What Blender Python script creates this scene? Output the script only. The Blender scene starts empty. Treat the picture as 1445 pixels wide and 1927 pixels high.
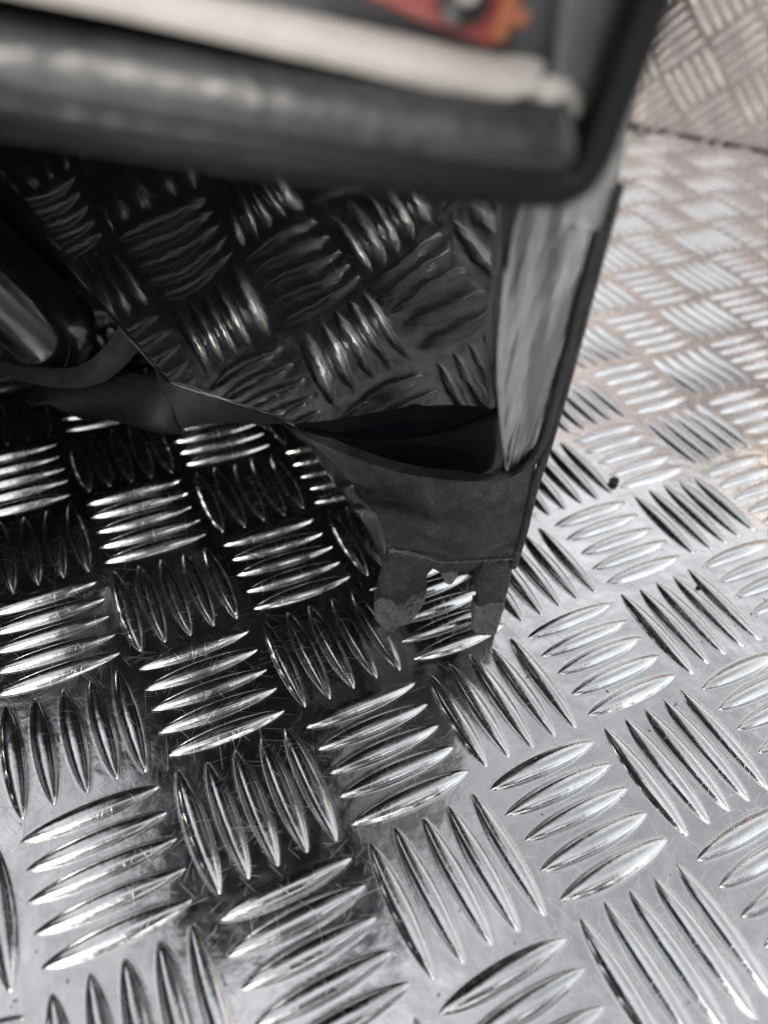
import bpy, bmesh, math, random
from mathutils import Vector, Matrix, noise

random.seed(7)
S = 0.03                      # one cell of the chequer pattern, in metres; lengths below are in cells
scene = bpy.context.scene
col = scene.collection

# ------------------------------------------------------------------ camera
RIGHT = Vector((0.89153, -0.44762, 0.06934))
DOWN = Vector((-0.26845, -0.64544, -0.71508))
FWD = Vector((0.36484, 0.61890, -0.69560))
CAM = Vector((-1.534, -2.249, 5.027))
F = 1400.0                    # focal length in pixels of the 1445 x 1927 photograph
cam_data = bpy.data.cameras.new('camera')
cam = bpy.data.objects.new('camera', cam_data)
col.objects.link(cam)
m = Matrix((( RIGHT.x, -DOWN.x, -FWD.x, CAM.x * S),
            ( RIGHT.y, -DOWN.y, -FWD.y, CAM.y * S),
            ( RIGHT.z, -DOWN.z, -FWD.z, CAM.z * S),
            (0, 0, 0, 1)))
cam.matrix_world = m
cam_data.sensor_fit = 'VERTICAL'
cam_data.lens = 26.0
cam_data.sensor_height = 26.0 * 1927 / F
cam_data.sensor_width = 26.0 * 1445 / F
cam_data.clip_start = 0.005
cam_data.clip_end = 50
cam_data.dof.use_dof = True
cam_data.dof.focus_distance = 5.65 * S
cam_data.dof.aperture_fstop = 9.0
scene.camera = cam

# ------------------------------------------------------------------ sky and sun
SUN_EL, SUN_AZ = 43.0, -146.0          # azimuth clockwise from +Y
world = bpy.data.worlds.new('World')
scene.world = world
world.use_nodes = True
wn = world.node_tree.nodes
wl = world.node_tree.links
for n in list(wn):
    wn.remove(n)
sky = wn.new('ShaderNodeTexSky')
sky.sky_type = 'NISHITA'
sky.sun_disc = False
sky.sun_elevation = math.radians(SUN_EL)
sky.sun_rotation = math.radians(SUN_AZ)
sky.air_density = 1.0
sky.dust_density = 0.7
sky.ozone_density = 1.0
hs = wn.new('ShaderNodeHueSaturation')
hs.inputs['Saturation'].default_value = 0.12
bg = wn.new('ShaderNodeBackground')
bg.inputs['Strength'].default_value = 0.15
wo = wn.new('ShaderNodeOutputWorld')
wl.new(sky.outputs[0], hs.inputs['Color'])
tc = wn.new('ShaderNodeTexCoord')
cl = wn.new('ShaderNodeTexNoise')
cl.noise_dimensions = '4D'; cl.inputs['W'].default_value = 3.3; cl.inputs['Scale'].default_value = 1.8; cl.inputs['Detail'].default_value = 5.0; cl.inputs['Roughness'].default_value = 0.55
wl.new(tc.outputs['Generated'], cl.inputs['Vector'])
cr = wn.new('ShaderNodeMapRange')
cr.inputs['From Min'].default_value = 0.33; cr.inputs['From Max'].default_value = 0.67
cr.inputs['To Min'].default_value = 0.45; cr.inputs['To Max'].default_value = 1.5
wl.new(cl.outputs['Fac'], cr.inputs['Value'])
mu = wn.new('ShaderNodeVectorMath'); mu.operation = 'SCALE'
wl.new(hs.outputs[0], mu.inputs[0]); wl.new(cr.outputs[0], mu.inputs['Scale'])
wl.new(mu.outputs[0], bg.inputs['Color'])
wl.new(bg.outputs[0], wo.inputs['Surface'])

sd = bpy.data.lights.new('sun', 'SUN')
sd.energy = 0.9
sd.angle = math.radians(4)
sd.color = (1.0, 0.95, 0.88)
sun = bpy.data.objects.new('sun', sd)
col.objects.link(sun)
el, az = math.radians(SUN_EL), math.radians(SUN_AZ)
sdir = Vector((math.sin(az) * math.cos(el), math.cos(az) * math.cos(el), math.sin(el)))
sun.rotation_euler = sdir.to_track_quat('Z', 'Y').to_euler()
sun.location = sdir * 3

scene.render.engine = 'CYCLES'
vs = scene.view_settings
vs.view_transform = 'Standard'
vs.look = 'None'
vs.gamma = 1.0
vs.use_curve_mapping = False
vs.exposure = 1.32

# ------------------------------------------------------------------ helpers
def at(x, y, d):
    """point at camera depth d (cells) seen at pixel x, y of the photograph"""
    return CAM + RIGHT * ((x - 722.5) / F * d) + DOWN * ((y - 963.5) / F * d) + FWD * d

def nrm(azd, eld):
    a, e = math.radians(azd), math.radians(eld)
    return Vector((math.sin(a) * math.cos(e), -math.cos(a) * math.cos(e), math.sin(e)))

def onplane(x, y, n, p):
    d = at(x, y, 1) - CAM
    return CAM + d * (n.dot(p - CAM) / n.dot(d))

def tag(o, label=None, cat=None, group=None, kind=None):
    if label: o['label'] = label
    if cat: o['category'] = cat
    if group: o['group'] = group
    if kind: o['kind'] = kind
    return o

def mesh_obj(name, verts, faces, mat, parent=None, smooth=True, origin=None):
    me = bpy.data.meshes.new(name)
    o0 = origin if origin is not None else Vector((0, 0, 0))
    me.from_pydata([tuple((Vector(v) - o0) * S) for v in verts], [], faces)
    me.validate()
    bm = bmesh.new(); bm.from_mesh(me)
    bmesh.ops.recalc_face_normals(bm, faces=bm.faces)
    for f in bm.faces: f.smooth = smooth
    bm.to_mesh(me); bm.free()
    me.materials.append(mat)
    o = bpy.data.objects.new(name, me)
    col.objects.link(o)
    o.location = o0 * S
    if parent:
        o.parent = parent
        o.matrix_parent_inverse = Matrix.Translation(-parent.location)
    return o

def sharpen(o, deg=35):
    me = o.data
    bm = bmesh.new(); bm.from_mesh(me)
    for e in bm.edges:
        if len(e.link_faces) == 2 and e.calc_face_angle(0) > math.radians(deg):
            e.smooth = False
    bm.to_mesh(me); bm.free()
    return o

def polyat(pts, t):
    """point at fraction t of the length of a polyline, smoothed (Catmull-Rom)"""
    L = [0]
    for a, b in zip(pts, pts[1:]): L.append(L[-1] + (b - a).length)
    s = t * L[-1]
    for i in range(len(pts) - 1):
        if s <= L[i + 1] + 1e-9 or i == len(pts) - 2:
            u = (s - L[i]) / max(L[i + 1] - L[i], 1e-9)
            break
    p1, p2 = pts[i], pts[i + 1]
    p0 = pts[i - 1] if i > 0 else p1 * 2 - p2
    p3 = pts[i + 2] if i + 2 < len(pts) else p2 * 2 - p1
    return 0.5 * ((2 * p1) + (p2 - p0) * u + (2 * p0 - 5 * p1 + 4 * p2 - p3) * u * u + (3 * p1 - p0 - 3 * p2 + p3) * u ** 3)

def coons(name, top, bottom, left, right, n, k, thick, mat, parent, disp=None, back=None, rim=0.012):
    """a thick sheet spanned by four border curves (left and right run from top to bottom)"""
    T = [polyat(top, i / n) for i in range(n + 1)]
    B = [polyat(bottom, i / n) for i in range(n + 1)]
    Lc = [polyat(left, j / k) for j in range(k + 1)]
    Rc = [polyat(right, j / k) for j in range(k + 1)]
    grid = []
    for j in range(k + 1):
        v = j / k
        row = []
        for i in range(n + 1):
            u = i / n
            p = (T[i] * (1 - v) + B[i] * v + Lc[j] * (1 - u) + Rc[j] * u
                 - (T[0] * (1 - u) * (1 - v) + T[n] * u * (1 - v) + B[0] * (1 - u) * v + B[n] * u * v))
            row.append(p)
        grid.append(row)
    def normal(j, i):
        a = grid[j][min(i + 1, n)] - grid[j][max(i - 1, 0)]
        b = grid[min(j + 1, k)][i] - grid[max(j - 1, 0)][i]
        q = a.cross(b)
        if q.length < 1e-9: q = CAM - grid[j][i]
        q.normalize()
        if q.dot(CAM - grid[j][i]) < 0: q = -q
        return q
    N = [[normal(j, i) for i in range(n + 1)] for j in range(k + 1)]
    if disp:
        g2 = [[grid[j][i] + N[j][i] * disp(i / n, j / k) for i in range(n + 1)] for j in range(k + 1)]
        grid[:] = g2
    verts, faces = [], []
    for j in range(k + 1):
        for i in range(n + 1):
            edge = i in (0, n) or j in (0, k)
            verts.append(grid[j][i] - (N[j][i] * rim if edge else Vector((0, 0, 0))))
    off = len(verts)
    for j in range(k + 1):
        for i in range(n + 1):
            verts.append(grid[j][i] + (back if back is not None else -N[j][i] * thick))
    w = n + 1
    for j in range(k):
        for i in range(n):
            a = j * w + i
            faces.append((a, a + 1, a + w + 1, a + w))
            faces.append((off + a, off + a + w, off + a + w + 1, off + a + 1))
    ring = [i for i in range(w)] + [j * w + n for j in range(1, k + 1)] + [k * w + i for i in range(n - 1, -1, -1)] + [j * w for j in range(k - 1, 0, -1)]
    for a, b in zip(ring, ring[1:] + ring[:1]):
        faces.append((a, off + a, off + b, b))
    return sharpen(mesh_obj(name, verts, faces, mat, parent, origin=sum((v for v in verts), Vector()) / len(verts)))

def sweep(name, pts, rad, mat, parent, up=None, flat=1.0, seg=12, n=40, square=1.0, taper=None):
    """a tube along a smooth path; section rad wide, rad*flat along 'up'; square<1 makes it boxier"""
    P = [polyat(pts, i / n) for i in range(n + 1)]
    verts, faces = [], []
    for i, p in enumerate(P):
        t = (P[min(i + 1, n)] - P[max(i - 1, 0)]).normalized()
        u = (up or Vector((0, 0, 1))).copy()
        u = (u - t * u.dot(t)).normalized()
        w = t.cross(u)
        r = rad * (taper(i / n) if taper else 1.0)
        for a in range(seg):
            th = 2 * math.pi * a / seg
            c, s_ = math.cos(th), math.sin(th)
            c = math.copysign(abs(c) ** square, c); s_ = math.copysign(abs(s_) ** square, s_)
            verts.append(p + w * (r * c) + u * (r * flat * s_))
    for i in range(n):
        for a in range(seg):
            b = (a + 1) % seg
            faces.append((i * seg + a, i * seg + b, (i + 1) * seg + b, (i + 1) * seg + a))
    faces.append(tuple(range(seg)))
    faces.append(tuple(n * seg + a for a in range(seg)))
    return sharpen(mesh_obj(name, verts, faces, mat, parent, origin=sum(P, Vector()) / len(P)), 50)

# ------------------------------------------------------------------ materials
def new_mat(name):
    mt = bpy.data.materials.new(name)
    mt.use_nodes = True
    nt = mt.node_tree
    return mt, nt, nt.nodes['Principled BSDF']

def node(nt, kind, **kw):
    nd = nt.nodes.new(kind)
    for k_, v in kw.items():
        if k_ in nd.inputs: nd.inputs[k_].default_value = v
        else: setattr(nd, k_, v)
    return nd

def world_pos(nt, scale=(1, 1, 1), rot=(0, 0, 0)):
    g = nt.nodes.new('ShaderNodeNewGeometry')
    mp = nt.nodes.new('ShaderNodeMapping')
    mp.inputs['Scale'].default_value = scale
    mp.inputs['Rotation'].default_value = rot
    nt.links.new(g.outputs['Position'], mp.inputs['Vector'])
    return mp.outputs[0]

def ramp(nt, src, stops):
    r = nt.nodes.new('ShaderNodeValToRGB')
    e = r.color_ramp.elements
    while len(e) < len(stops): e.new(0.5)
    for el_, (p, c) in zip(e, stops):
        el_.position = p
        el_.color = (c, c, c, 1) if not isinstance(c, tuple) else (*c, 1)
    nt.links.new(src, r.inputs[0])
    return r.outputs[0]

def mathn(nt, op, a, b):
    q = nt.nodes.new('ShaderNodeMath'); q.operation = op
    for i, v in enumerate((a, b)):
        if isinstance(v, (int, float)): q.inputs[i].default_value = v
        else: nt.links.new(v, q.inputs[i])
    return q.outputs[0]

def scratches(nt, angle, dens, stretch=34.0, lo=0.715, hi=0.74):
    v = world_pos(nt, (1, 1, 1), (0, 0, math.radians(angle)))
    mp = nt.nodes.new('ShaderNodeMapping')
    mp.inputs['Scale'].default_value = (dens, dens / stretch, dens / stretch)
    mp.inputs['Location'].default_value = (angle * 3.7, angle * 1.9, 0)
    nt.links.new(v, mp.inputs['Vector'])
    t = node(nt, 'ShaderNodeTexNoise', Scale=1.0, Detail=1.0, Distortion=0.25)
    nt.links.new(mp.outputs[0], t.inputs['Vector'])
    return ramp(nt, t.outputs['Fac'], [(lo, 0.0), (hi, 1.0)])

def aluminium(name, base, r0, r1, undulate, uscale=95.0):
    mt, nt, b = new_mat(name)
    b.inputs['Metallic'].default_value = 1.0
    p = world_pos(nt)
    n1 = node(nt, 'ShaderNodeTexNoise', Scale=55.0, Detail=5.0, Roughness=0.6)
    nt.links.new(p, n1.inputs['Vector'])
    tone = nt.nodes.new('ShaderNodeMix'); tone.data_type = 'RGBA'
    tone.inputs[6].default_value = (base[0] * 0.86, base[1] * 0.86, base[2] * 0.86, 1)
    tone.inputs[7].default_value = (*base, 1)
    nt.links.new(ramp(nt, n1.outputs['Fac'], [(0.35, 0.0), (0.65, 1.0)]), tone.inputs[0])
    nt.links.new(tone.outputs[2], b.inputs['Base Color'])
    sc = None
    for a, d in ((12, 2600), (67, 3100), (118, 2300), (155, 2900), (38, 3700), (93, 2500)):
        s1 = scratches(nt, a, d)
        sc = s1 if sc is None else mathn(nt, 'MAXIMUM', sc, s1)
    n2 = node(nt, 'ShaderNodeTexNoise', Scale=260.0, Detail=6.0, Roughness=0.65)
    nt.links.new(p, n2.inputs['Vector'])
    rough = ramp(nt, n2.outputs['Fac'], [(0.3, r0), (0.7, r1)])
    rough = mathn(nt, 'ADD', rough, mathn(nt, 'MULTIPLY', sc, 0.16))
    nt.links.new(rough, b.inputs['Roughness'])
    # relief: rolling waves, fine pits, scratches
    n3 = node(nt, 'ShaderNodeTexNoise', Scale=uscale, Detail=2.0)
    nt.links.new(p, n3.inputs['Vector'])
    h = mathn(nt, 'MULTIPLY', n3.outputs['Fac'], undulate)
    n4 = node(nt, 'ShaderNodeTexNoise', Scale=900.0, Detail=4.0)
    nt.links.new(p, n4.inputs['Vector'])
    h = mathn(nt, 'ADD', h, mathn(nt, 'MULTIPLY', n4.outputs['Fac'], 0.00003))
    h = mathn(nt, 'SUBTRACT', h, mathn(nt, 'MULTIPLY', sc, 0.000006))
    bp = nt.nodes.new('ShaderNodeBump')
    bp.inputs['Strength'].default_value = 1.0
    bp.inputs['Distance'].default_value = 1.0
    nt.links.new(h, bp.inputs['Height'])
    nt.links.new(bp.outputs[0], b.inputs['Normal'])
    return mt

def plastic(name, base, rough, bump=0.0, bscale=1500.0, dust=0.0, coat=0.0, spec=0.5, metallic=0.0):
    mt, nt, b = new_mat(name)
    b.inputs['Roughness'].default_value = rough
    b.inputs['Metallic'].default_value = metallic
    b.inputs['Coat Weight'].default_value = coat
    b.inputs['Coat Roughness'].default_value = 0.08
    b.inputs['Specular IOR Level'].default_value = spec
    p = world_pos(nt)
    n1 = node(nt, 'ShaderNodeTexNoise', Scale=140.0, Detail=7.0, Roughness=0.7)
    nt.links.new(p, n1.inputs['Vector'])
    mx = nt.nodes.new('ShaderNodeMix'); mx.data_type = 'RGBA'
    mx.inputs[6].default_value = (*base, 1)
    d = 0.22
    mx.inputs[7].default_value = (base[0] + (d - base[0]) * dust, base[1] + (d * 0.97 - base[1]) * dust, base[2] + (d * 0.92 - base[2]) * dust, 1)
    nt.links.new(ramp(nt, n1.outputs['Fac'], [(0.45, 0.0), (0.72, 1.0)]), mx.inputs[0])
    if dust > 0.1:
        sp = node(nt, 'ShaderNodeTexNoise', Scale=2600.0, Detail=2.0)
        nt.links.new(p, sp.inputs['Vector'])
        m2 = nt.nodes.new('ShaderNodeMix'); m2.data_type = 'RGBA'
        nt.links.new(mathn(nt, 'MULTIPLY', ramp(nt, sp.outputs['Fac'], [(0.56, 0.0), (0.72, 1.0)]), ramp(nt, n1.outputs['Fac'], [(0.35, 0.1), (0.65, 0.8)])), m2.inputs[0])
        nt.links.new(mx.outputs[2], m2.inputs[6])
        m2.inputs[7].default_value = (0.16, 0.155, 0.145, 1)
        nt.links.new(m2.outputs[2], b.inputs['Base Color'])
    else:
        nt.links.new(mx.outputs[2], b.inputs['Base Color'])
    n3 = node(nt, 'ShaderNodeTexNoise', Scale=400.0, Detail=4.0)
    nt.links.new(p, n3.inputs['Vector'])
    nt.links.new(ramp(nt, n3.outputs['Fac'], [(0.3, rough * 0.8), (0.75, min(1, rough * 1.3 + 0.02))]), b.inputs['Roughness'])
    if bump:
        n2 = node(nt, 'ShaderNodeTexNoise', Scale=bscale, Detail=3.0)
        nt.links.new(p, n2.inputs['Vector'])
        bp = nt.nodes.new('ShaderNodeBump')
        bp.inputs['Distance'].default_value = 1.0
        nt.links.new(mathn(nt, 'MULTIPLY', n2.outputs['Fac'], bump), bp.inputs['Height'])
        nt.links.new(bp.outputs[0], b.inputs['Normal'])
    return mt

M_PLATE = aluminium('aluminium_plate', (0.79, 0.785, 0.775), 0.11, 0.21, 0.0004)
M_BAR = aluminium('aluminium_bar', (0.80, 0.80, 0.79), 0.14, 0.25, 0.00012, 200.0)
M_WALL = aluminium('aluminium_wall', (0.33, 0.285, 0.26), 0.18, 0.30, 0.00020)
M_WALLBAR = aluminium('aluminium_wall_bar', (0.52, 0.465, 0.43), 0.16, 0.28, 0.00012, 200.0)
M_PIANO = plastic('piano_black', (0.004, 0.004, 0.006), 0.025, bump=0.00004, bscale=110.0, dust=0.01, spec=0.5)
for _n in M_PIANO.node_tree.nodes:
    if _n.type == 'BSDF_PRINCIPLED': _n.inputs['IOR'].default_value = 1.56
M_MATT = plastic('matt_black_plastic', (0.012, 0.0115, 0.012), 0.62, bump=0.0003, bscale=2600.0, dust=0.16)
M_SATIN = plastic('satin_black_plastic', (0.007, 0.007, 0.008), 0.3, bump=0.0002, bscale=300.0, dust=0.05)
M_BLACK = plastic('black_plastic', (0.005, 0.005, 0.006), 0.38, dust=0.015, spec=0.22)
M_COVER = plastic('polished_black_cover', (0.005, 0.005, 0.006), 0.13, dust=0.02, spec=0.8)
M_BROKEN = plastic('broken_plastic', (0.12, 0.117, 0.11), 0.9, bump=0.0016, bscale=900.0, dust=0.5)
M_RUBBER = plastic('rubber', (0.007, 0.0065, 0.0065), 0.75, bump=0.0001, bscale=1800.0, dust=0.08)
M_GREY = plastic('grey_lens_edge', (0.085, 0.087, 0.092), 0.35, dust=0.3)
M_LEDGE = plastic('dark_grey_lip', (0.016, 0.0165, 0.018), 0.32, bump=0.0004, bscale=180.0, dust=0.12)
M_CREAM = plastic('cream_strip', (0.55, 0.52, 0.475), 0.5, dust=0.4)
M_RED = plastic('red_reflector', (0.30, 0.055, 0.05), 0.3)
M_ORANGE = plastic('orange_plastic', (0.36, 0.12, 0.05), 0.4)

# ------------------------------------------------------------------ chequer plate
HALF = 0.45
def bar_mesh(name, nt_, prof, mat):
    """one pressed bar, pointed at both ends, its foot flaring into the sheet"""
    W, H = 0.077, 0.054
    verts, faces = [], []
    for i in range(nt_ + 1):
        th = -math.pi / 2 + math.pi * i / nt_
        t = math.sin(th)
        e = max(0.0, 1 - t * t)
        w = W * e ** 0.68
        h = H * e ** 0.62
        x = t * HALF
        row = [(sx * (w + k) if a is None else sx * a * w, (z if a is None else h * z), sx) for (a, k, z, sx) in prof]
        for (y, z, _) in row:
            verts.append(Vector((x, y, z)))
    w_ = len(prof)
    for i in range(nt_):
        for a in range(w_ - 1):
            q = i * w_ + a
            faces.append((q, q + 1, q + w_ + 1, q + w_))
    me_o = mesh_obj(name, verts, faces, mat)
    return me_o

def profile(fine):
    one = [0.0, 0.28, 0.48, 0.62, 0.72, 0.80, 0.87, 0.93, 0.975, 1.0] if fine else [0.0, 0.5, 0.85, 1.0]
    right = [(s, 0, 1 - s ** 3.0 if s < 1 else 0.02, 1) for s in one]
    right += ([(None, 0.006, 0.0012, 1), (None, 0.020, 0.0000, 1), (None, 0.045, -0.0012, 1)] if fine else [(None, 0.02, -0.001, 1)])
    left = [(a, k, z, -1) for (a, k, z, _) in reversed(right[1:])]
    return left + right

def bar_places(x0, x1, y0, y1, rng):
    out = []
    for i in range(x0, x1 + 1):
        for j in range(y0, y1 + 1):
            horiz = (i + j) % 2 == 0
            for k in range(5):
                o = (k - 2) * 0.2
                jx, jy = rng.uniform(-.006, .006), rng.uniform(-.006, .006)
                rz = rng.uniform(-.012, .012)
                if horiz: out.append((i + jx, j + o + jy, rz))
                else: out.append((i + o + jx, j + jy, math.pi / 2 + rz))
    return out

def plate_with_bars(sheet, places, matrix, visible, mat, tall=1.0):
    """bars on a sheet: the ones that show largest are parts of their own, the rest one part"""
    fine = bar_mesh('raised_bar', 22, profile(True), mat)
    coarse_m = bar_mesh('raised_bars', 10, profile(False), mat)
    ranked = sorted(places, key=lambda p: visible(p))
    near = [p for p in ranked if visible(p) < 1e6][:300]
    nearset = set(near)
    first = True
    for p in near:
        o = fine if first else fine.copy()
        if not first: col.objects.link(o)
        first = False
        sc = random.uniform(0.97, 1.03)
        o.parent = sheet
        o.matrix_parent_inverse = Matrix.Identity(4)
        o.matrix_local = matrix @ Matrix.Translation((p[0] * S, p[1] * S, 0)) @ Matrix.Rotation(p[2], 4, 'Z') @ Matrix.Diagonal((sc, random.uniform(0.95, 1.05), tall * random.uniform(0.9, 1.1), 1))
    rest = [p for p in places if p not in nearset]
    vs_, fs_ = [], []
    base = [v.co.copy() for v in coarse_m.data.vertices]
    bf = [tuple(f.vertices) for f in coarse_m.data.polygons]
    for p in rest:
        mm = matrix @ Matrix.Translation((p[0] * S, p[1] * S, 0)) @ Matrix.Rotation(p[2], 4, 'Z') @ Matrix.Diagonal((1, 1, tall, 1))
        o0 = len(vs_)
        vs_.extend(mm @ v for v in base)
        fs_.extend(tuple(i + o0 for i in f) for f in bf)
    me = coarse_m.data
    me.clear_geometry()
    me.from_pydata([tuple(v) for v in vs_], [], fs_)
    for f in me.polygons: f.use_smooth = True
    coarse_m.parent = sheet
    coarse_m.matrix_parent_inverse = Matrix.Identity(4)
    coarse_m.matrix_local = Matrix.Identity(4)
    coarse_m['kind'] = 'stuff'

def screen(P):
    d = P - CAM
    z = d.dot(FWD)
    if z <= 0.1: return None
    return d.dot(RIGHT) / z * F + 722.5, d.dot(DOWN) / z * F + 963.5, z

# the wall's foot: a line across the floor at 45 degrees to the pattern
WF = Vector((12.65, 9.95, 0)) 
WD = Vector((0.66, -0.75, 0)).normalized()       # along the wall
WN = Vector((-WD.y, WD.x, 0)) * -1               # out of the wall, toward the lamp
if WN.dot(CAM - WF) < 0: WN = -WN

# floor sheet, cut along the wall
def floor_sheet():
    a = WF + WD * 60; b = WF - WD * 60
    pts = [Vector((-45, a.y, 0)), a, b, Vector((-45, b.y, 0))]
    pts = [Vector((p.x, p.y, 0)) for p in pts]
    verts = pts + [p - Vector((0, 0, 0.1)) for p in pts]
    n = len(pts)
    faces = [tuple(range(n)), tuple(range(2 * n - 1, n - 1, -1))]
    for i in range(n):
        k = (i + 1) % n
        faces.append((i, k, n + k, n + i))
    return mesh_obj('floor', verts, faces, M_PLATE, smooth=False)
floor = tag(floor_sheet(), kind='structure')

rng = random.Random(3)
places = [p for p in bar_places(-13, 24, -11, 27, rng)
          if (Vector((p[0], p[1], 0)) - WF).dot(WN) > 0.12]
def floor_rank(p):
    q = screen(Vector((p[0], p[1], 0)))
    if q is None: return 1e9
    x, y, z = q
    if x < -160 or x > 1600 or y < 0 or y > 2080: return 1e9
    # hidden behind the lamp
    if y < 760 and x < 1000: return 1e9
    if y < 860 and 560 < x < 1010: return 1e9
    return z
plate_with_bars(floor, places, Matrix.Identity(4), floor_rank, M_BAR)

# upright wall of the same plate, pattern at 45 degrees
wall_o = WF + Vector((0, 0, 0.0))
def wall_sheet():
    a = WF - WD * 40 - WN * 0.16; b = WF + WD * 40 - WN * 0.16
    t = -WN * 0.1
    h = Vector((0, 0, 9)); z0 = Vector((0, 0, -0.5))
    pts = [a + z0, b + z0, b + h, a + h]
    verts = pts + [p + t for p in pts]
    faces = [(0, 1, 2, 3), (7, 6, 5, 4), (0, 4, 5, 1), (1, 5, 6, 2), (2, 6, 7, 3), (3, 7, 4, 0)]
    return mesh_obj('plate_wall', verts, faces, M_WALL, smooth=False)
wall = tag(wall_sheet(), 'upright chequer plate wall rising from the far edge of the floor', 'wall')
wx = (WD + Vector((0, 0, 1))).normalized()
wy = WN.cross(wx)
wo_ = WF - WN * 0.16 + WD * 0.25 + Vector((0, 0, 0.35))
WM = Matrix(((wx.x, wy.x, WN.x, wo_.x * S), (wx.y, wy.y, WN.y, wo_.y * S), (wx.z, wy.z, WN.z, wo_.z * S), (0, 0, 0, 1)))
wp = []
for p in bar_places(-14, 14, -14, 14, rng):
    w3 = wo_ + wx * p[0] + wy * p[1]
    if 0.05 < w3.z < 8.6 and abs((w3 - WF).dot(WD)) < 15.3: wp.append(p)
def wall_rank(p):
    q = screen(wo_ + wx * p[0] + wy * p[1])
    if q is None: return 1e9
    x, y, z = q
    if x < 1120 or x > 1520 or y < -80 or y > 340: return 1e9
    return z
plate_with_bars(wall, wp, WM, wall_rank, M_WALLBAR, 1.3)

# ------------------------------------------------------------------ the lamp
lamp = bpy.data.objects.new('vehicle_lamp', None)
col.objects.link(lamp)
foot = onplane(910, 1200, Vector((0, 0, 1)), Vector((0, 0, 0)))
lamp.location = foot * S
lamp.empty_display_size = 0.02
tag(lamp, 'glossy black vehicle lamp with broken mounting tab standing on chequer plate floor', 'lamp')
bpy.context.view_layer.update()

N1 = nrm(-43, -18)
Q1 = at(945, 890, 5.2)
def P1(x, y, off=0.0): return onplane(x, y, N1, Q1 + N1 * off)
NT = nrm(-29, 0)
QT = onplane(932, 1200, Vector((0, 0, 1)), Vector((0, 0, 0.004)))
def PT(x, y, off=0.0): return onplane(x, y, NT, QT + NT * off)
N2 = nrm(-24, -4)
Q2 = at(1090, 310, 2.45)
def P2(x, y, off=0.0): return onplane(x, y, N2, Q2 + N2 * off)
BACK = Vector((0.68, 0.73, 0))

def wavy(u, v):
    return (0.010 * math.sin(9 * u + 2) * math.sin(7 * v) + 0.006 * math.sin(23 * u + 11 * v)
            + 0.05 * (1 - (2 * u - 1) ** 2) * 0.5)

coons('front_panel',
      [P1(x, y) for x, y in ((-260, 110), (150, 190), (500, 260), (800, 310), (985, 345))],
      [P1(x, y) for x, y in ((312, 722), (430, 762), (560, 808), (700, 880), (830, 925), (905, 940), (955, 930))],
      [P1(x, y) for x, y in ((-260, 110), (-100, 220), (100, 470), (200, 592), (312, 722))],
      [P1(x, y) for x, y in ((985, 345), (962, 450), (940, 640), (938, 740), (950, 840), (955, 930))],
      64, 48, 0.06, M_PIANO, lamp, disp=lambda u, v: wavy(u, v) * 0.3)

# housing: the deep body behind the panel; unseen left wrap raised to block sky light
ALONG = Vector((-0.731, 0.682, 0))
def hull(base, bdir, back, lean_k, fwd_gap, top=5.1):
    """a section of the housing: a ring of points from the front's lower edge over the top and round the back"""
    bd = Vector((bdir[0], bdir[1], 0)).normalized()
    b0 = Vector((base[0], base[1], 0))
    ring = []
    for z, dep in ((1.85, 0.14 + fwd_gap), (3.0, 0.14 + fwd_gap), (4.2, 0.14), (4.9, 0.45), (5.1, 1.0), (5.05, back * 0.7), (4.4, back), (0.9, back), (0.09, back * 0.9), (0.09, back * 0.8), (1.5, back * 0.45)):
        if z > 4.2: z = 4.2 + (z - 4.2) * (top - 4.2) / 0.9
        ring.append(b0 - bd * (0.287 * lean_k * (min(z, 4.2) - 1.86)) + bd * dep + Vector((0, 0, z)))
    return ring
def on(q): return (1.27 + ALONG.x * q, 0.90 + ALONG.y * q)
BK = (0.68, 0.73)
secs = [hull(on(-0.18), (0.70, 0.71), 3.3, 1, 0), hull(on(0.5), BK, 3.6, 1, 0), hull(on(1.5), BK, 3.8, 1, 0), hull(on(2.6), BK, 4.0, 1, 0.6),
        hull(on(4.0), BK, 3.9, 0.8, 0.6), hull((-3.6, 4.7), (0.3, 0.95), 3.4, 0.5, 0.3), hull((-5.4, 4.9), (-0.35, 0.95), 3.0, 0.2, 0.1, 6.4),
        hull((-6.1, 3.9), (-0.8, 0.6), 2.7, 0, 0, 10.5), hull((-6.4, 2.2), (-1, 0.1), 2.5, 0, 0, 14.5), hull((-6.3, -0.2), (-1, -0.12), 2.3, 0, 0, 16.0), hull((-6.3, -2.8), (-1, -0.2), 2.0, 0, 0, 16.0), hull((-6.4, -4.6), (-1, -0.3), 1.6, 0, 0, 15.5)]  # out-of-view wrap, added tall to keep sky out of the panel's mirrored plate
nr = len(secs[0])
hv = [p for sct in secs for p in sct]
hf = [tuple(range(nr)), tuple((len(secs) - 1) * nr + i for i in range(nr))]
for a_ in range(len(secs) - 1):
    for i in range(nr):
        k_ = (i + 1) % nr
        hf.append((a_ * nr + i, a_ * nr + k_, (a_ + 1) * nr + k_, (a_ + 1) * nr + i))
sharpen(mesh_obj('housing', hv, hf, M_BLACK, lamp, origin=sum(hv, Vector()) / len(hv)), 30)

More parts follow.
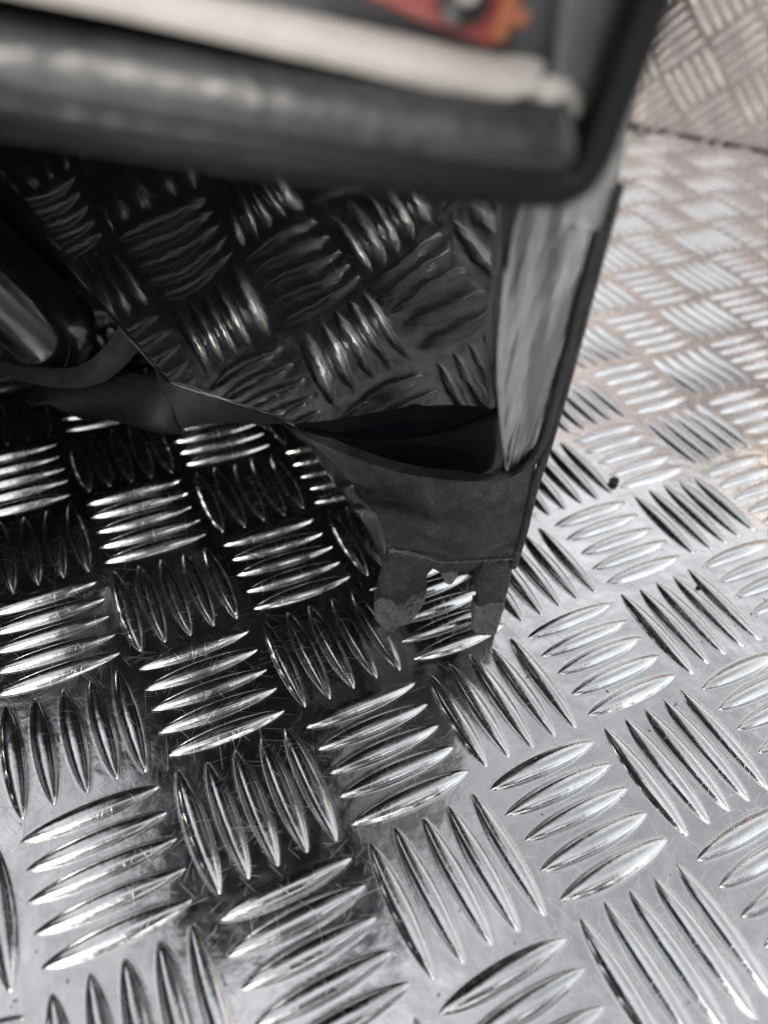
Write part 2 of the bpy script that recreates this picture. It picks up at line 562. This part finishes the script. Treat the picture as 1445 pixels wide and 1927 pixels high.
# side reflector, the bright strip right of the panel
def edge_at(y):      # right border of the lamp
    return 1000 + (950 - y) * (1160 - 1000) / (950 - 345)
mt, nt, b = new_mat('chrome_reflector')
b.inputs['Metallic'].default_value = 1.0
b.inputs['Base Color'].default_value = (0.24, 0.24, 0.245, 1)
b.inputs['Roughness'].default_value = 0.24
v = world_pos(nt, (420, 420, 60))
t = node(nt, 'ShaderNodeTexNoise', Scale=1.0, Detail=3.0)
nt.links.new(v, t.inputs['Vector'])
bp = nt.nodes.new('ShaderNodeBump'); bp.inputs['Distance'].default_value = 1.0
nt.links.new(mathn(nt, 'MULTIPLY', t.outputs['Fac'], 0.0006), bp.inputs['Height'])
nt.links.new(bp.outputs[0], b.inputs['Normal'])
M_CHROME = mt
NR = nrm(-10, -6)
QR = at(985, 880, 4.92)
def PR(x, y, off=0.0): return onplane(x, y, NR, QR + NR * off)
coons('side_reflector',
      [PR(x, y) for x, y in ((975, 330), (1060, 325), (1150, 335))],
      [PR(x, y) for x, y in ((952, 892), (980, 908), (1014, 872))],
      [PR(x, y) for x, y in ((975, 330), (958, 450), (938, 650), (938, 760), (952, 892))],
      [PR(x, y) for x, y in ((1150, 335), (1090, 560), (1045, 740), (1014, 872))],
      14, 40, 0.05, M_CHROME, lamp, back=BACK * 0.35, disp=lambda u, v: -0.10 * math.sin(math.pi * u) * (0.3 + 0.7 * (1 - v)))

# side wall of the lamp, from the reflector's outer edge back to the housing
sw = [PR(x, y, -0.03) for x, y in ((1150, 335), (1090, 560), (1045, 740), (1010, 872))]
swb = [p + BACK * 0.95 for p in sw]
coons('side_wall', [sw[0], swb[0]], [sw[-1], swb[-1]], sw, swb, 6, 20, 0.03, M_BLACK, lamp)
# seal round the lens
sweep('lens_seal', [PR(x, y, 0.01) for x, y in ((1152, 352), (1118, 480), (1080, 620), (1044, 755), (1018, 840), (985, 888), (940, 908))],
      0.035, M_SATIN, lamp, up=NR, flat=0.8, n=60, taper=lambda t: min(1, 0.45 + 6 * t) * (1 if t < .8 else 1 - (t - .8) * 2))

# body under the lens, running down into the tab
coons('lower_body',
      [P1(x, y, o_) for x, y, o_ in ((548, 812, .05), (640, 854, .18), (740, 889, .30), (830, 905, .33), (910, 908, .30))] + [PR(x, y, 0.02) for x, y in ((968, 897), (1008, 852))],
      [PT(x, y, 0.03) for x, y in ((727, 1038), (770, 1040), (810, 1047), (850, 1058), (905, 1054), (969, 1051))],
      [P1(548, 812, 0.05), P1(605, 850, 0.11), P1(660, 905, 0.20), PT(702, 960, 0.05), PT(722, 1008, 0.03), PT(727, 1038, 0.03)],
      [PR(1008, 852, 0.02), PT(998, 930, 0.02), PT(982, 1000, 0.03), PT(969, 1051, 0.03)],
      40, 30, 0.05, M_MATT, lamp, back=BACK * 0.12, disp=lambda u, v: 0.08 * math.sin(math.pi * min(1, v * 1.15)) * math.sin(math.pi * u) ** 0.6)
M_SKIRT = plastic('deep_black_skirt', (0.003, 0.003, 0.0035), 0.22, dust=0.01, spec=0.22)
coons('lens_skirt',
      [P1(x, y, o_) for x, y, o_ in ((566, 806, .02), (660, 822, .02), (760, 822, .02), (860, 800, .02), (944, 770, .03))],
      [P1(x, y, o_) for x, y, o_ in ((552, 814, .03), (640, 856, .16), (740, 893, .28), (830, 908, .29), (900, 905, .26), (944, 886, .20))],
      [P1(566, 806, .02), P1(552, 814, .03)],
      [P1(944, 770, .03), P1(946, 830, .10), P1(944, 886, .20)],
      40, 16, 0.03, M_SKIRT, lamp, disp=lambda u, v: -0.05 * math.sin(math.pi * v) * math.sin(math.pi * u))
sweep('body_edge', [PR(1162, 352, 0.0), PR(1122, 500, 0.0), PR(1070, 700, 0), PR(1030, 840, 0), PT(1004, 920, 0.01), PT(985, 1000, 0.01), PT(966, 1062, 0.0)],
      0.03, M_MATT, lamp, up=BACK, flat=1.6, n=50, square=0.7)
# inner flange behind the left curve
coons('inner_flange',
      [P1(560, 815, -0.06), P1(530, 800, -0.25)],
      [PT(727, 1060, -0.06), PT(715, 1058, -0.25)],
      [P1(560, 815, -0.06), P1(612, 852, -0.05), P1(664, 905, -0.05), PT(704, 962, -0.06), PT(723, 1008, -0.06), PT(727, 1060, -0.06)],
      [P1(530, 800, -0.25), P1(585, 850, -0.25), P1(622, 905, -0.3), PT(668, 965, -0.4), PT(700, 1020, -0.3), PT(715, 1058, -0.25)],
      6, 30, 0.04, M_SATIN, lamp)

def shard(name, top, bottom, left, right, mat, off=0.0, thick=0.1, n=16, k=18, seed=0, rough=0.02, rag=0.0):
    """a broken piece of the tab: its borders roughened, its face uneven"""
    def C_(pts, fix):
        P_ = [PT(x, y, off) for x, y in pts]
        return P_
    return coons(name, C_(top, 0), C_(bottom, 0), C_(left, 0), C_(right, 0), n, k, thick, mat, lamp,
                 disp=lambda u, v: rough * noise.noise(Vector((u * 3.5 + seed, v * 4.5, 0))) + rough * 0.5 * noise.noise(Vector((u * 11 + seed, v * 13, 3))), rim=0.02)
shard('mounting_tab', [(727, 1036), (850, 1046), (968, 1046)], [(722, 1066), (770, 1070), (812, 1074), (832, 1084), (850, 1079), (880, 1082), (905, 1066), (963, 1074)],
      [(727, 1036), (722, 1066)], [(968, 1046), (963, 1074)], M_MATT, off=-0.02, n=40, k=6)
shard('tab_leg', [(725, 1046), (818, 1050)], [(706, 1168), (718, 1180), (738, 1187), (762, 1174), (786, 1156)],
      [(725, 1046), (718, 1080), (708, 1118), (706, 1168)], [(818, 1050), (814, 1074), (803, 1088), (801, 1120), (786, 1156)], M_MATT, off=-0.015, seed=1)
shard('tab_leg', [(908, 1052), (968, 1052)], [(889, 1186), (905, 1196), (918, 1200), (932, 1196)],
      [(908, 1052), (896, 1086), (892, 1105), (897, 1130), (889, 1150), (889, 1186)], [(968, 1052), (958, 1105), (947, 1150), (932, 1196)], M_MATT, off=-0.012, seed=5)
shard('broken_end', [(703, 1136), (716, 1127), (730, 1131), (752, 1140), (770, 1126), (788, 1122), (803, 1112)], [(705, 1170), (718, 1182), (738, 1189), (762, 1176), (788, 1156)],
      [(703, 1136), (705, 1170)], [(803, 1112), (800, 1130), (788, 1156)], M_BROKEN, off=0.012, thick=0.13, seed=3, rough=0.05, n=20)
shard('broken_end', [(891, 1140), (905, 1146), (925, 1138), (950, 1140)], [(888, 1187), (905, 1198), (918, 1202), (932, 1197)],
      [(891, 1140), (887, 1165), (888, 1187)], [(950, 1140), (942, 1170), (932, 1197)], M_BROKEN, off=0.014, thick=0.12, seed=8, rough=0.04)
shard('torn_flap', [(824, 1072), (862, 1074)], [(838, 1098), (846, 1104), (854, 1100)], [(824, 1072), (830, 1086), (838, 1098)], [(862, 1074), (860, 1088), (854, 1100)], M_BROKEN, off=-0.05, thick=0.03, n=6, k=6, seed=14)
# pale torn line where the tab's skin split
M_TORN = plastic('torn_skin', (0.10, 0.096, 0.088), 0.9, bump=0.0012, bscale=1400.0, dust=0.5)
sweep('torn_skin', [PT(x, y, 0.045) for x, y in ((732, 1035), (765, 1039), (800, 1048), (825, 1057), (860, 1057), (905, 1055), (965, 1051))],
      0.017, M_TORN, lamp, up=Vector((0, 0, 1)), flat=0.8, n=90, taper=lambda t: max(0.25, 0.6 + 0.9 * noise.noise(Vector((t * 26, 0, 0))) + (0.5 if t < .28 else 0)))

# ---- the frame above the panel
rim_path = [(-420, 110), (-200, 160), (0, 196), (300, 246), (600, 290), (900, 330), (1030, 345), (1085, 330), (1118, 270), (1150, 180), (1192, 70), (1240, -70), (1300, -240)]
sweep('frame_rim', [P2(x, y, 0.0) for x, y in rim_path], 0.075, M_BLACK, lamp, up=N2, flat=1.1, n=90, seg=16)
under_t = [P1(x, y, -0.02) for x, y in ((-300, 60), (150, 170), (500, 245), (800, 300), (1000, 335))]
under_b = [P2(x, y, 0.0) for x, y in ((-420, 150), (0, 226), (500, 305), (900, 355), (1060, 362))]
coons('frame_underside', under_t, under_b, [under_t[0], under_b[0]], [under_t[-1], under_b[-1]], 30, 8, 0.05, M_BLACK, lamp)
fs = [P2(x, y, -0.05) for x, y in ((1098, 340), (1120, 262), (1150, 172), (1192, 62), (1240, -78), (1290, -220))]
fsb = [p + BACK * 1.5 for p in fs]
coons('frame_side', [fs[-1], fsb[-1]], [fs[0], fsb[0]], fs[::-1], fsb[::-1], 6, 16, 0.03, M_BLACK, lamp)
coons('frame_ledge',
      [P2(x, y, -0.22) for x, y in ((-420, -30), (0, 35), (300, 85), (650, 150), (900, 190), (1040, 190), (1085, 160))],
      [P2(x, y, 0.05) for x, y in ((-420, 90), (0, 180), (300, 222), (650, 272), (900, 300), (1060, 312), (1090, 290))],
      [P2(-420, -30, -0.22), P2(-420, 90, 0.05)],
      [P2(1085, 160, -0.22), P2(1090, 290, 0.05)],
      40, 12, 0.05, M_LEDGE, lamp, disp=lambda u, v: 0.10 * math.sin(math.pi * v))
sweep('frame_groove', [P2(x, y, -0.2) for x, y in ((-300, -110), (0, -45), (220, 10), (500, 68), (750, 128), (880, 165), (950, 170), (1010, 150), (1045, 130))],
      0.035, M_SATIN, lamp, up=N2, n=60)
coons('reflector_strip',
      [P2(x, y, -0.30) for x, y in ((-200, -160), (200, -50), (600, 30), (860, 85), (1000, 112))],
      [P2(x, y, -0.08) for x, y in ((-200, -90), (220, -5), (600, 85), (900, 155), (1015, 140))],
      [P2(-200, -160, -0.30), P2(-200, -90, -0.08)],
      [P2(1000, 112, -0.30), P2(1024, 122, -0.2), P2(1015, 140, -0.08)],
      40, 8, 0.05, M_CREAM, lamp, disp=lambda u, v: 0.02 * math.sin(math.pi * v))
coons('corner_highlight',  # cream piece shaped and coloured as the bright highlight on the ledge corner
      [P2(x, y, -0.22) for x, y in ((960, 185), (1030, 160), (1085, 168))],
      [P2(x, y, -0.08) for x, y in ((965, 225), (1040, 222), (1088, 245))],
      [P2(960, 185, -0.22), P2(965, 225, -0.08)],
      [P2(1085, 168, -0.22), P2(1100, 200, -0.12), P2(1088, 245, -0.08)],
      14, 6, 0.04, M_CREAM, lamp, disp=lambda u, v: 0.07 * math.sin(math.pi * v) * math.sin(math.pi * u), rim=0.05)
coons('back_plate',
      [P2(x, y, -0.42) for x, y in ((-300, -400), (500, -300), (1150, -300))],
      [P2(x, y, -0.34) for x, y in ((-300, -60), (500, 80), (1090, 190))],
      [P2(-300, -400, -0.42), P2(-300, -60, -0.34)],
      [P2(1150, -300, -0.42), P2(1090, 190, -0.34)],
      10, 8, 0.04, M_GREY, lamp)
red = coons('red_reflector',
      [P2(x, y, -0.18) for x, y in ((480, -180), (740, -160), (985, -140))],
      [P2(x, y, -0.18) for x, y in ((690, -4), (805, 44), (925, 90))],
      [P2(480, -180, -0.18), P2(690, -4, -0.18)],
      [P2(985, -140, -0.18), P2(958, 0, -0.18), P2(925, 90, -0.18)],
      10, 8, 0.04, M_RED, lamp)
def disc(name, c, r, h, mat, axis, parent, seg=28):
    u = axis.orthogonal().normalized(); w = axis.cross(u)
    verts, faces = [], []
    for (rr, hh) in ((r, 0), (r, h * 0.8), (r * 0.88, h), (0.001, h)):
        for a in range(seg):
            th = 2 * math.pi * a / seg
            verts.append(c + (u * math.cos(th) + w * math.sin(th)) * rr + axis * hh)
    for k in range(3):
        for a in range(seg):
            b_ = (a + 1) % seg
            faces.append((k * seg + a, k * seg + b_, (k + 1) * seg + b_, (k + 1) * seg + a))
    faces.append(tuple(range(seg)))
    return sharpen(mesh_obj(name, verts, faces, mat, parent, origin=c))
sock = disc('socket', P2(872, -12, -0.17), 0.085, 0.03, M_SATIN, N2, lamp)
disc('socket_pin', P2(878, -22, -0.14), 0.035, 0.03, M_CREAM, N2, lamp)
sweep('orange_bracket', [P2(x, y, -0.15) for x, y in ((935, 75), (950, 30), (965, -10), (990, -80))], 0.026, M_ORANGE, lamp, up=N2, flat=0.6)
sweep('orange_bracket_arm', [P2(x, y, -0.15) for x, y in ((955, 28), (975, 36), (992, 30))], 0.022, M_ORANGE, lamp, up=N2, flat=0.6)
coons('frame_post',
      [P2(x, y, -0.12) for x, y in ((1060, -260), (1230, -260))],
      [P2(x, y, -0.12) for x, y in ((1040, 150), (1105, 190))],
      [P2(1060, -260, -0.12), P2(1062, -60, -0.12), P2(1040, 150, -0.12)],
      [P2(1230, -260, -0.12), P2(1175, -40, -0.12), P2(1105, 190, -0.12)],
      8, 14, 0.06, M_GREY, lamp)

# clear lens skirt right of the frame
mt, nt, b = new_mat('clear_lens')
b.inputs['Base Color'].default_value = (0.80, 0.80, 0.79, 1)
b.inputs['Roughness'].default_value = 0.22
b.inputs['Transmission Weight'].default_value = 0.75
b.inputs['IOR'].default_value = 1.2
M_LENS = mt
coons('clear_lens',
      [PR(x, y, 0.03) for x, y in ((1225, -120), (1255, -110), (1290, -100))],
      [PR(x, y, 0.03) for x, y in ((1060, 420), (1095, 430), (1138, 440))],
      [PR(1225, -120, 0.03), PR(1180, 60, 0.03), PR(1110, 280, 0.03), PR(1060, 420, 0.03)],
      [PR(1290, -100, 0.03), PR(1240, 10, 0.03), PR(1180, 270, 0.03), PR(1160, 345, 0.03), PR(1138, 440, 0.03)],
      8, 30, 0.03, M_LENS, lamp)

# ---- left: side cover, gasket, clip
def toward_end(t): return 1.0 if t < 0.86 else math.sqrt(max(0.02, 1 - ((t - 0.86) / 0.15) ** 2))
sweep('side_cover', [P1(x, y, o_) for x, y, o_ in ((-420, 130, -0.5), (-250, 300, -0.5), (-60, 480, -0.5), (60, 592, -0.5), (150, 676, -0.5))],
      0.40, M_COVER, lamp, up=-FWD, flat=0.8, n=60, seg=32, taper=toward_end)
gp = [P1(x, y, o_) for x, y, o_ in ((-200, 640, -.15), (-60, 672, -.15), (20, 694, -.15), (80, 708, -.15), (135, 712, -.15), (180, 700, -.15), (215, 672, -.16), (240, 640, -.2), (255, 610, -.25))]
sweep('gasket', gp, 0.075, M_RUBBER, lamp, up=-FWD, flat=1.4, n=60, square=0.5, seg=16)
coons('retaining_clip',
      [P1(x, y, o_) for x, y, o_ in ((45, 752, -.22), (90, 728, -.2), (150, 722, -.2), (230, 708, -.2), (325, 722, -.2))],
      [P1(x, y, o_) for x, y, o_ in ((70, 758, -.26), (110, 752, -.26), (150, 790, -.28), (235, 802, -.28), (345, 818, -.28))],
      [P1(45, 752, -.22), P1(70, 758, -.26)],
      [P1(325, 722, -.2), P1(330, 770, -.24), P1(345, 818, -.28)],
      30, 12, 0.06, M_BLACK, lamp, disp=lambda u, v: 0.05 * math.sin(math.pi * v) + 0.03 * math.sin(9 * u))
coons('lower_flange',
      [P1(x, y, -0.10) for x, y in ((290, 700), (430, 752), (560, 800))],
      [P1(x, y, o_) for x, y, o_ in ((330, 812, -.25), (400, 800, -.25), (500, 800, -.15))],
      [P1(290, 700, -0.10), P1(330, 812, -.25)],
      [P1(560, 800, -0.10), P1(500, 800, -.15)],
      10, 8, 0.05, M_BLACK, lamp)

# ------------------------------------------------------------------ grit
def pebble(name, x, y, r, mat, label, seed):
    c = onplane(x, y, Vector((0, 0, 1)), Vector((0, 0, r * 0.55)))
    bm = bmesh.new()
    bmesh.ops.create_icosphere(bm, subdivisions=3, radius=1)
    for v_ in bm.verts:
        k = 1 + 0.35 * noise.noise(v_.co * 1.3 + Vector((seed, 0, 0)))
        v_.co = Vector((v_.co.x * k, v_.co.y * k * 0.85, v_.co.z * k * 0.62)) * r * S
    me = bpy.data.meshes.new(name); bm.to_mesh(me); bm.free()
    for f in me.polygons: f.use_smooth = True
    me.materials.append(mat)
    o = bpy.data.objects.new(name, me); col.objects.link(o)
    zmin = min(v_.co.z for v_ in me.vertices)
    o.location = (c.x * S, c.y * S, -zmin + 0.00002)
    return tag(o, label, 'pebble')
M_STONE = plastic('grit', (0.03, 0.026, 0.024), 0.9, bump=0.0006, bscale=2000.0, dust=0.05)
pebble('pebble', 1155, 906, 0.055, M_STONE, 'small round dark pebble at the tip of a raised bar', 1)
pebble('grit_grain', 1316, 1102, 0.030, M_STONE, 'tiny dark grain of grit lying across a steep raised bar', 4)

def dust():
    """fine grit scattered over the plate round the lamp"""
    rg = random.Random(21)
    vs_, fs_ = [], []
    oct_ = [Vector(v) for v in ((1, 0, 0), (-1, 0, 0), (0, 1, 0), (0, -1, 0), (0, 0, 1), (0, 0, -1))]
    of = [(0, 2, 4), (2, 1, 4), (1, 3, 4), (3, 0, 4), (2, 0, 5), (1, 2, 5), (3, 1, 5), (0, 3, 5)]
    for q in range(420):
        x, y = rg.uniform(-3.2, 5.5), rg.uniform(-2.6, 3.6)
        r_ = rg.uniform(0.003, 0.007) * (2.0 if rg.random() < 0.06 else 1.0)
        st = rg.uniform(1, 3.0)
        ro = Matrix.Rotation(rg.uniform(0, 6.28), 3, 'Z')
        o0 = len(vs_)
        vs_ += [ro @ Vector((v.x * r_ * st, v.y * r_, v.z * r_ * 0.7)) * rg.uniform(.8, 1.2) + Vector((x, y, r_ * 0.6)) for v in oct_]
        fs_ += [tuple(i + o0 for i in f) for f in of]
    o = mesh_obj('grit', vs_, fs_, plastic('pale_grit', (0.11, 0.09, 0.07), 0.9), smooth=False)
    tag(o, 'fine pale grit scattered over the plate round the lamp', 'grit', kind='stuff')
dust()

# ------------------------------------------------------------------ the photographer, kneeling behind the camera and mirrored in the metal
def build_person():
    B = Vector((0.5, -18.5, 0)) * S
    f = (Vector((0.5, 0.5, 0)) * S - B).normalized(); r = Vector((f.y, -f.x, 0))
    def J(a, b_, z): return B + f * a + r * b_ + Vector((0, 0, z))
    pts = [J(-.16, 0, .30), J(-.10, 0, .42), J(0, 0, .56), J(.10, 0, .70), J(.17, 0, .79), J(.21, 0, .86), J(.25, 0, .94), J(.27, 0, 1.02)]
    rad = [.15, .14, .14, .15, .075, .06, .088, .075]
    ed = [(i, i + 1) for i in range(7)]
    for sgn in (-1, 1):
        k = len(pts)
        pts += [J(-.14, sgn * .11, .24), J(.04, sgn * .13, .20), J(.22, sgn * .14, .12), J(.04, sgn * .13, .065), J(-.16, sgn * .12, .06), J(-.24, sgn * .12, .05)]
        rad += [.10, .085, .07, .06, .05, .04]
        ed += [(0, k), (k, k + 1), (k + 1, k + 2), (k + 2, k + 3), (k + 3, k + 4), (k + 4, k + 5)]
        k = len(pts)
        pts += [J(.12, sgn * .17, .73), J(.13, sgn * .23, .58), J(.16, sgn * .27, .45), J(.19, sgn * .22, .34), J(.20, sgn * .17, .25), J(.24, sgn * .15, .225)]
        rad += [.075, .06, .05, .042, .034, .036]
        ed += [(3, k)] + [(k + i, k + i + 1) for i in range(5)]
        hnd = len(pts) - 1
        for q, (ox, ln) in enumerate(((-.030, .055), (-.010, .068), (.010, .065), (.030, .050))):
            k = len(pts)
            pts += [J(.265, sgn * (.15 + ox), .225), J(.265 + ln, sgn * (.15 + ox * 1.1), .200)]
            rad += [.010, .008]
            ed += [(hnd, k), (k, k + 1)]
        k = len(pts)
        pts += [J(.235, sgn * .105, .220), J(.27, sgn * .095, .205)]
        rad += [.011, .009]
        ed += [(hnd, k), (k, k + 1)]
    me = bpy.data.meshes.new('person_cage')
    me.from_pydata([tuple(p) for p in pts], ed, [])
    o = bpy.data.objects.new('person_cage', me); col.objects.link(o)
    md = o.modifiers.new('skin', 'SKIN')
    for i, sv in enumerate(me.skin_vertices[0].data):
        sv.radius = (rad[i], rad[i])
        sv.use_root = (i == 0)
    sb = o.modifiers.new('sub', 'SUBSURF'); sb.levels = 2; sb.render_levels = 2
    dg = bpy.context.evaluated_depsgraph_get()
    bm = bmesh.new(); bm.from_mesh(bpy.data.meshes.new_from_object(o.evaluated_get(dg)))
    bpy.data.objects.remove(o)
    out = bpy.data.meshes.new('person')
    head = J(.25, 0, .94)
    zmin = min(v.co.z for v in bm.verts)
    for fc in bm.faces:
        c = fc.calc_center_median(); fc.smooth = True
        q = c - B; a_, z = q.dot(f), q.z
        if (c - head).length < .135 and z > .86 and (c - head).dot(f) > .05: fc.material_index = 2
        elif a_ > .215 and .18 < z < .26 and abs(q.dot(r)) < .2: fc.material_index = 2
        elif z < .33 and not (a_ > .15 and z > .2): fc.material_index = 1
    for v in bm.verts: v.co.z -= zmin - 0.0005
    bm.to_mesh(out); bm.free()
    for mt_ in (plastic('dark_jacket', (0.035, 0.030, 0.027), 0.9), plastic('dark_trousers', (0.03, 0.032, 0.04), 0.9), plastic('skin', (0.30, 0.20, 0.155), 0.5)):
        out.materials.append(mt_)
    p = bpy.data.objects.new('person', out); col.objects.link(p)
    tag(p, 'person in a dark jacket kneeling on the plate with hands on thighs', 'person')
    # cap of hair over the head
    bm = bmesh.new(); bmesh.ops.create_uvsphere(bm, u_segments=20, v_segments=12, radius=.105)
    bmesh.ops.delete(bm, geom=[v for v in bm.verts if v.co.z < -.02 or v.co.dot(f) > .085], context='VERTS')
    for v in bm.verts: v.co *= 1 + .06 * noise.noise(v.co * 40)
    hm = bpy.data.meshes.new('hair'); bm.to_mesh(hm); bm.free()
    for fc in hm.polygons: fc.use_smooth = True
    hm.materials.append(plastic('hair', (0.03, 0.02, 0.015), 0.6))
    h = bpy.data.objects.new('hair', hm); col.objects.link(h)
    h.location = J(.255, 0, .975) - Vector((0, 0, zmin)); h.parent = p
build_person()

# ------------------------------------------------------------------ pieces of parts hang under their part
bpy.context.view_layer.update()
def under(child, part):
    mw = child.matrix_world.copy()
    child.parent = part
    child.matrix_parent_inverse = part.matrix_world.inverted()
    child.matrix_basis = mw
O = bpy.data.objects
for c_, p_ in (('broken_end', 'tab_leg'), ('broken_end.001', 'tab_leg.001'), ('torn_flap', 'mounting_tab'), ('torn_skin', 'mounting_tab'),
               ('socket_pin', 'socket'), ('orange_bracket_arm', 'orange_bracket'), ('inner_flange', 'lower_body'), ('body_edge', 'lower_body'),
               ('frame_rim', 'frame_ledge'), ('frame_groove', 'frame_ledge'), ('corner_highlight', 'frame_ledge')):
    under(O[c_], O[p_])
